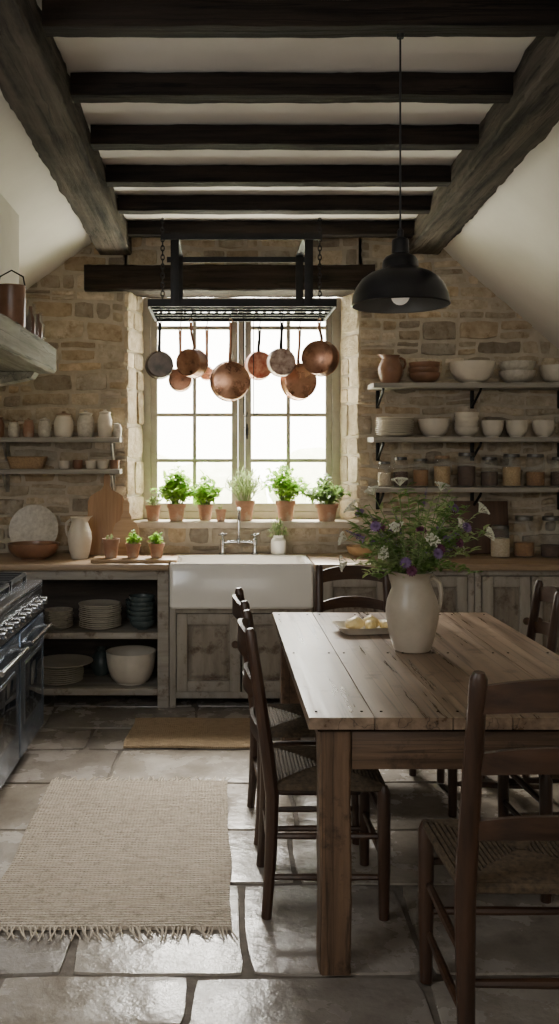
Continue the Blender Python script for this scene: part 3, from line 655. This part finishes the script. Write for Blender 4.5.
dup(ch,(1.24,4.12,0),pi/2-.12,"dark wooden ladder-back chair on opposite table side")
dup(ch,(1.34,3.40,0),pi/2+.05,"dark wooden ladder-back chair pushed under opposite side")
# ------------------------------------------------------------------ table items
JX,JY=.785,3.64
jugm(.106,.315,m_jug,"flower_jug","large beige stoneware jug holding a wildflower bouquet",(JX,JY,tH+.003),-.1,.62)
dsh=thing("serving_dish","shallow cream rectangular dish on the table","dish",(.66,4.02,tH+.003),.15)
part(dsh,"body",MB().loft([rrect(.11,.075,.03,0),rrect(.13,.095,.035,.028),rrect(.138,.102,.04,.032),rrect(.128,.092,.035,.030),rrect(.105,.07,.03,.008)]),m_cream)
for i,(dx,dy,r,sc,rz) in enumerate(((-.05,.0,.036,(1.1,.9,.8),0),(.015,-.035,.032,(1,.8,.9),1),(.03,.035,.036,(1.2,.8,.8),2.2),(.09,-.005,.026,(1,1,.8),.6))):
    b=MB().ball((0,0,0),r,2,sc)
    for v in b.bm.verts: v.co+=noise.noise_vector(v.co*30+V((i*9,0,0)))*.012
    zmin=min(v.co.z for v in b.bm.verts)
    for v in b.bm.verts: v.co.z=max(v.co.z-zmin,.004)-.004
    solo("cheese_chunk",b,m_butter,"irregular pale yellow cheese chunk in the dish","cheese",(.66+dx,4.02+dy,tH+.013),(0,0,rz),group="yellow chunks in the serving dish")
rr=random.Random(21)
top=V((JX,JY,tH+.315))
bq=thing("wildflower_bouquet","loose wildflower bouquet of purple, white and green stems","flowers",(JX,JY,tH+.06))
def flower(kind,tip,lab,pm_):
    o=V((JX,JY,tH+.06))
    base=o+V((rr.uniform(-.03,.03),rr.uniform(-.03,.03),0)); d=V(tip)-top
    neck=top+V((d.x,d.y,0)).normalized()*rr.uniform(.01,.045)+V((0,0,-.01))
    tip=V(tip); mid=neck.lerp(tip,.5)+V((0,0,.03))
    L=lambda p:V(p)-o
    t=part(bq,"flower_stem",MB().tube([L(base),L(neck),L(mid),L(tip)],[.0024,.0024,.0019,.0012],n=5),m_stem,label=lab)
    lf=MB(); nl=11 if kind!='leafy' else 30
    for i in range(nl):
        q=neck.lerp(mid,rr.uniform(.2,1)) if rr.random()<.45 else mid.lerp(tip,rr.uniform(0,.97))
        a=rr.uniform(0,2*pi); lf.leaf(L(q),(math.cos(a),math.sin(a),rr.uniform(-.2,.9)),rr.uniform(.028,.058),.011 if kind!='leafy' else .020)
    part(t,"leaves",lf,m_leafd if rr.random()<.5 else m_leafp)
    if kind=='leafy': return
    bl=MB(); dd=(tip-mid).normalized()
    if kind=='aster':
        c_=L(tip); dd=(dd+V((0,-.9,.2))).normalized(); u=dd.orthogonal().normalized(); v_=dd.cross(u)
        for ring,(ln,lift) in enumerate(((.025,.15),(.021,.55),(.014,1.2))):
            for k in range(14):
                a=2*pi*k/14+ring*.25; bl.leaf(c_,u*math.cos(a)+v_*math.sin(a)+dd*lift,ln,.010,up=dd)
    elif kind=='umbel':
        for k in range(40):
            a=rr.uniform(0,2*pi); e=rr.uniform(0,1)**.5*.034; u=dd.orthogonal().normalized(); v_=dd.cross(u)
            p=L(tip)+u*math.cos(a)*e+v_*math.sin(a)*e+dd*(.012-e*e*5)
            bl.tube([L(tip)-dd*.02,p],.0006,n=3); bl.ball(p,.0042,1)
    elif kind=='spike':
        for k in range(40):
            s_=k/40; p=L(tip)-dd*(.09*(1-s_)); a=k*2.4; u=dd.orthogonal().normalized(); v_=dd.cross(u)
            q=u*math.cos(a)+v_*math.sin(a); bl.leaf(p,q+dd*.5,.017*(1.15-s_),.010)
    part(t,"bloom",bl,pm_)
def rt(xr=(-.31,.30),zr=(-.05,.38)):
    while True:
        x=rr.uniform(*xr); z=rr.uniform(*zr)
        if (x/.32)**2+((z-.13)/.25)**2<1: return (JX+x,JY+rr.uniform(-.17,.17)*(1-abs(x)*2),tH+.315+z)
for i in range(38): flower('leafy',rt(),"leafy green foliage stem in jug",None)
for i in range(12): flower('aster',rt((-.22,.22),(.03,.27)),"purple aster on a green stem",m_purple)
for i in range(8): flower('aster',rt((-.14,.20),(.02,.22)),"dark plum flower on a stem",m_plum)
for i in range(9): flower('spike',rt((-.30,.29),(.08,.38)),"purple flower spike on a stem",m_purple)
for tp in ((-.28,.0,.14),(-.24,.05,.26),(.31,.0,.16),(.27,-.05,.26),(-.05,0,.37),(.12,0,.35),(-.12,-.06,.08),(-.16,.02,.33),(.2,.04,.10),(.05,-.12,.14),(-.28,0,.04),(.18,-.08,.20),(-.08,-.1,.19)): flower('umbel',(JX+tp[0],JY+tp[1],tH+.315+tp[2]),"white umbel flower on thin stem",m_white)
# ------------------------------------------------------------------ RUGS
def rug(name,lab,x0,x1,y0,y1,m_,fr,seed):
    cx,cy=(x0+x1)/2,(y0+y1)/2; t=thing(name,lab,"rug",(cx,cy,.003)); rr=random.Random(seed)
    nx,ny=28,44; b=MB(); hx=(x1-x0)/2;hy=(y1-y0)/2; g=[]
    def pos(i,j):
        u=-1+2*i/nx;v=-1+2*j/ny; x=u*hx;y=v*hy
        x+=noise.noise(V((seed,y*3,0)))*.02*abs(u); y+=noise.noise(V((x*3,seed,1)))*.018*abs(v)
        return x,y
    for j_ in range(ny+1):
        row=[]
        for i in range(nx+1):
            x,y=pos(i,j_); row.append(b.bm.verts.new((x,y,.012+.004*noise.noise(V((x*5,y*5,seed))))))
        g.append(row)
    for j_ in range(ny):
        for i in range(nx): b.bm.faces.new((g[j_][i],g[j_][i+1],g[j_+1][i+1],g[j_+1][i]))
    bd=[g[0][i] for i in range(nx+1)]+[g[j_][nx] for j_ in range(1,ny+1)]+[g[ny][i] for i in range(nx-1,-1,-1)]+[g[j_][0] for j_ in range(ny-1,0,-1)]
    lo=[b.bm.verts.new((v.co.x*1.002,v.co.y*1.002,.0)) for v in bd]
    for k in range(len(bd)): b.bm.faces.new((bd[k],lo[k],lo[(k+1)%len(bd)],bd[(k+1)%len(bd)]))
    part(t,"body",b,m_)
    if fr:
        f=MB()
        for sgn in (-1,1):
            n=int(hx*2/.013)
            for i in range(n):
                u=-1+2*(i+.5)/n; x=u*hx; y=sgn*(hy-.008); ln=rr.uniform(.045,.09); dx=rr.gauss(.01,.02)
                f.tube([(x,y,.009),(x+dx*.4,y+sgn*ln*.5,.006),(x+dx,y+sgn*ln,.004)],[.0034,.003,.002],n=5)
        part(t,"fringe",f,m_fringe,kind="stuff")
rug("area_rug","large oatmeal woven rug with fringed ends",-.80,.045,2.99,4.33,m_rug,True,3)
rug("door_mat","tan jute mat in front of the sink",-.50,.22,4.84,5.36,m_mat,False,6)
# ------------------------------------------------------------------ RANGE
rg=thing("range_cooker","large blue-grey steel range cooker with gas hob","stove",(-1.32,4.28,0))
F=.35;H=.60
part(rg,"body",MB().b(-.40,F,-H,H,.10,.865,.006),m_range)
part(rg,"plinth",MB().b(-.38,F-.05,-H+.02,H-.02,.03,.10),m_black)
for sx in (-.33,F-.07):
    for sy in (-H+.06,H-.06): part(rg,"foot",MB().cyl((sx,sy,.017),.02,.034),m_rangest)
part(rg,"hob",MB().b(-.40,F+.02,-H,H,.866,.905,.008),m_rangest,label="brushed steel hob top")
part(rg,"backguard",MB().b(-.42,-.385,-H,H,.86,1.0,.005),m_rangest)
for i in range(3):
    cy=-.39+i*.39; g=MB()
    for x in (-.30,.28): g.b(x-.007,x+.007,cy-.17,cy+.17,.930,.948)
    for y in (cy-.17,cy-.085,cy,cy+.085,cy+.17): g.b(-.30,.28,y-.006,y+.006,.930,.948)
    for bx in (-.15,.13):
        g.b(bx-.005,bx+.005,cy-.17,cy+.17,.933,.950)
    for x in (-.30,.28):
        for y in (cy-.17,cy+.17): g.b(x-.009,x+.009,y-.009,y+.009,.905,.935)
    part(rg,"pan_support",g,m_black,label="black cast iron pan support")
    for bx in (-.15,.13): part(rg,"burner",MB().lathe([(0,.905),(.05,.905),(.05,.912),(.036,.914),(.036,.922),(0,.924)],c=(bx,cy,0),n=20),m_black)
part(rg,"control_panel",MB().loft([[(F,y,.745),(F+.025,y,.745),(F+.025,y,.755),(F+.012,y,.862),(F,y,.864)] for y in (-H,H)]),m_rangest,label="brushed steel control panel")
for i in range(9):
    k=MB().lathe([(0,0),(.026,0),(.026,.006),(.020,.008),(.019,.036),(.014,.040),(0,.040)],rot=RY(pi/2),n=18); k.box((.028,0,0),(.026,.006,.040),bev=.002)
    part(rg,"knob",k,m_chrome,loc=(F+.018,-.52+i*.13,.805),label="silver control knob")
for (a,b_,z0,z1) in ((.02,H-.02,.13,.73),(-H+.02,-.02,.13,.73)):
    dd=MB().b(0,.028,a,b_,z0,z1,.006); do=part(rg,"oven_door",dd,m_range,loc=(F+.001,0,0))
    part(do,"window",MB().b(.0285,.033,a+.09,b_-.09,z0+.16,z1-.17,.001),m_ovglass,label="dark oven door glass")
    part(do,"trim",MB().b(.028,.031,a+.075,b_-.075,z0+.145,z1-.155),m_rangest)
    hh=MB().tube([(.072,a+.03,z1-.06),(.072,(a+b_)/2,z1-.06),(.072,b_-.03,z1-.06)],.012,n=12)
    for y in (a+.06,b_-.06): hh.tube([(.02,y,z1-.06),(.072,y,z1-.06)],.009,n=10)
    part(do,"handle",hh,m_chrome,label="polished steel door handle")
# mantel
mn=thing("mantel_shelf","thick weathered timber mantel shelf over the range","mantel",(-1.33,4.1,2.05))
part(mn,"beam",MB().beam((0,-.95,.05),(0,.84,.05),.88,.15,seg=60,amp=.008,seed=31,ch=.012),m_mantel)
for y in (.72,):
    c_=MB(); c_.loft([[(-.42,yy,-.03),(.36,yy,-.03),(.34,yy,-.06),(.10,yy,-.11),(-.10,yy,-.17),(-.42,yy,-.32)] for yy in (y-.06,y+.06)]); part(mn,"corbel",c_,m_mantel)
cp=thing("metal_pot","tall dark aged metal pot on the mantel","pot",(-.975,4.25,2.182))
part(cp,"body",MB().lathe([(0,0),(.060,0),(.064,.01),(.066,.19),(.070,.195),(.062,.195),(.060,.012),(0,.01)],n=28),m_brownc)
part(cp,"handle",MB().tube([(-.065,0,.185),(-.055,0,.24),(0,0,.27),(.055,0,.24),(.065,0,.185)],.004,n=8),m_iron)
for i,(y,hh) in enumerate(((4.47,.17),(4.56,.15),(4.65,.18),(4.74,.14),(4.82,.16))):
    solo("glass_bottle",MB().lathe([(0,0),(.022,0),(.024,.01),(.024,hh*.6),(.010,hh*.75),(.010,hh),(.007,hh),(.007,hh*.75),(.02,hh*.58),(.02,.012),(0,.01)],n=16),m_glass if i%2==0 else m_brownc,["small clear glass bottle on the mantel","small brown bottle on the mantel"][i%2],"bottle",(-.95,y,2.182),group="bottles on the mantel")
# ------------------------------------------------------------------ POT RACK
pr=thing("pot_rack","black iron hanging pot rack above the sink","pot rack",(.14,5.5,2.46))
f=MB(); hx,hy=.54,.29
for sy in (-1,1): f.b(-hx,hx,sy*hy-.007,sy*hy+.007,-.022,.022)
for sx in (-1,1): f.b(sx*hx-.007,sx*hx+.007,-hy,hy,-.022,.022)
part(pr,"frame",f,m_iron)
g=MB()
for y in (-.17,-.06,.06,.17): g.b(-hx,hx,y-.006,y+.006,-.016,-.002)
for i in range(21):
    x=-hx+(i+1)*2*hx/22; g.b(x-.010,x+.010,-hy,hy,-.002,.003)
part(pr,"grid",g,m_iron)
for x in (-.39,.385):
    for y in (-hy-.010,hy+.010): part(pr,"strap",MB().b(x-.024,x+.024,y-.003,y+.003,-.022,.40,.001),m_iron)
part(pr,"top_rail",MB().b(-.47,.46,-hy-.018,-hy-.013,.362,.398).b(-.47,.46,hy+.013,hy+.018,.362,.398).b(-.414,-.366,-hy-.009,hy+.009,.40,.406).b(.361,.409,-hy-.009,hy+.009,.40,.406),m_iron)
for x in (-.475,.475):
    c_=MB(); z=.0; i=0
    while z<.55:
        pts=[]
        for k in range(12):
            a=2*pi*k/12; u=math.cos(a)*.010; w_=math.sin(a)*.018
            pts.append((x+(u if i%2 else 0),-.06+(0 if i%2 else u),z+w_+.012))
        c_.tube(pts,.0034,n=6,closed=True,cap=False); z+=.0275; i+=1
    part(pr,"chain",c_,m_iron)
pans=[(-.345,0,2.115,.083,m_steel,.06,.15,"dark steel pan hanging from the rack"),(-.238,1,2.055,.074,m_copdark,.05,0,"small aged copper pan hanging from rack"),(-.160,0,2.125,.086,m_copdark,.09,-.45,"copper saucepan hanging from the rack"),(-.070,1,2.095,.045,m_copper,.03,0,"tiny copper pan hanging from rack"),(.075,0,2.018,.118,m_copper,.05,.15,"large bright copper frying pan hanging from rack"),(.262,1,2.145,.09,m_redcop,.06,.2,"reddish mottled copper pan hanging from rack"),(.378,0,2.13,.084,m_patina,.06,.1,"mottled patinated copper pan hanging from rack"),(.515,1,2.045,.118,m_copper,.05,.35,"wide copper pan hanging from rack"),(.60,0,2.155,.104,m_copdark,.10,-.4,"deep copper saucepan hanging from rack")]
for (x,bk_,zc,r,mt,dp,rz,lb) in pans:
    y=5.5+(.17 if bk_ else -.17); zt=2.396
    t=thing("copper_pan",lb,"pan",(x,y,zt),rz,group="pans on the hanging rack")
    zr=zc-zt
    part(t,"body",MB().lathe([(0,0),(r*.86,0),(r*.94,.006),(r,dp),(r*1.03,dp+.002),(r*1.03,dp+.005),(r*.98,dp+.004),(r*.92,.010),(r*.84,.005),(0,.005)],c=(0,-dp/2,zr),rot=RX(-pi/2),n=36),mt)
    ln=zr+r
    hd=MB().tube([(0,dp/2-.008,ln-.012),(0,dp/2,ln+.02),(0,.004,(ln+0)/2),(0,0,-.03)],[.012,.010,.009,.011],n=10,ell=.5,ref=(1,0,0))
    hd.tube([(math.cos(2*pi*k/12)*.010,0,-.022+math.sin(2*pi*k/12)*.014) for k in range(12)],.003,n=6,closed=True,cap=False)
    part(t,"handle",hd,m_iron if mt in(m_steel,m_patina,m_redcop) else m_copdark)
    part(t,"hook",MB().tube([(0,0,.048),(.008,0,.052),(.012,0,.04),(.004,0,.02),(0,0,.0),(-.006,0,-.016),(0,0,-.021),(.008,0,-.014)],.0028,n=6),m_iron)
for x in (.155,.215):
    solo("hanging_hook",MB().tube([(0,0,.01),(.008,0,.016),(.012,0,.005),(0,0,-.02),(0,0,-.30),(0,0,-.60),(.006,0,-.625),(.018,0,-.625),(.022,0,-.60)],.0028,n=6),m_iron,"long thin black iron hook hanging from rack","hook",(x,5.44,2.438),group="long iron hooks on rack")
# ------------------------------------------------------------------ PENDANT
pd=thing("pendant_lamp","black enamel dome pendant lamp above the table","lamp",(.63,3.11,2.095))
o=[(.165,0),(.170,.004),(.166,.012),(.163,.035),(.152,.065),(.132,.092),(.104,.112),(.078,.122),(.066,.126)]
part(pd,"shade",MB().lathe(o,n=48),m_shade)
part(pd,"shade_lining",MB().lathe([(.164,.002)]+[(r-.004,z-.003) for r,z in o[3:]]+[(0,.123)],n=48),m_shadein,label="pale enamel shade interior")
part(pd,"cap",MB().lathe([(.066,.126),(.063,.130),(.060,.155),(.052,.168),(.036,.176),(.030,.180),(.029,.225),(.024,.232),(.012,.238),(.010,.262),(.004,.268),(0,.268)],n=32),m_shade)
m_bulb=mat("bulb_glass",(.8,.77,.7),rough=.3,bump=0); P(m_bulb).inputs['Emission Color'].default_value=(1,.88,.72,1); P(m_bulb).inputs['Emission Strength'].default_value=.2
part(pd,"bulb",MB().ball((0,0,.035),.032,3).cyl((0,0,.09),.014,.07),m_bulb)
part(pd,"cord",MB().tube([(0,0,.262),(0,0,.6),(0,0,.935)],.0035,n=8),m_black)
part(pd,"ceiling_hook",MB().lathe([(0,.925),(.012,.925),(.014,.938),(0,.94)],n=16),m_iron)
# ------------------------------------------------------------------ LIGHTS, WORLD, CAMERA
wd=D.worlds.new("World"); SC.world=wd; wd.use_nodes=True
bg=wd.node_tree.nodes["Background"]; bg.inputs[0].default_value=(1,.96,.87,1); bg.inputs[1].default_value=17.0
def area(name,loc,tgt,sx,sy,power,col):
    l=D.lights.new(name,'AREA'); l.shape='RECTANGLE'; l.size=sx; l.size_y=sy; l.energy=power; l.color=col
    o=D.objects.new(name,l); link(o); o.location=loc; o.rotation_euler=(V(tgt)-V(loc)).to_track_quat('-Z','Y').to_euler(); return o
area("sky_light",(.4,8.7,4.6),(.1,4.6,.9),2.6,2.0,2500,(1,.955,.87))
area("window_light_low",(.17,7.6,.35),(.17,4.5,2.9),2.6,1.2,380,(1,.955,.87))
area("left_fill",(-1.6,1.3,2.1),(-.5,3.4,0),.9,1.1,34,(.93,.97,1))  # added cool fill lamp from the left, with no window behind it
area("room_fill",(.2,-1.3,2.2),(.4,6.2,1.6),2.2,1.4,30,(1,.94,.85))
cam=D.cameras.new("Camera"); co=D.objects.new("Camera",cam); link(co); co.location=(0,0,1.58); co.rotation_euler=(pi/2,0,0)
cam.lens=36*900/1024; cam.sensor_width=36; cam.shift_x=61.5/1024; cam.shift_y=-57/1024; cam.clip_start=.05
SC.camera=co
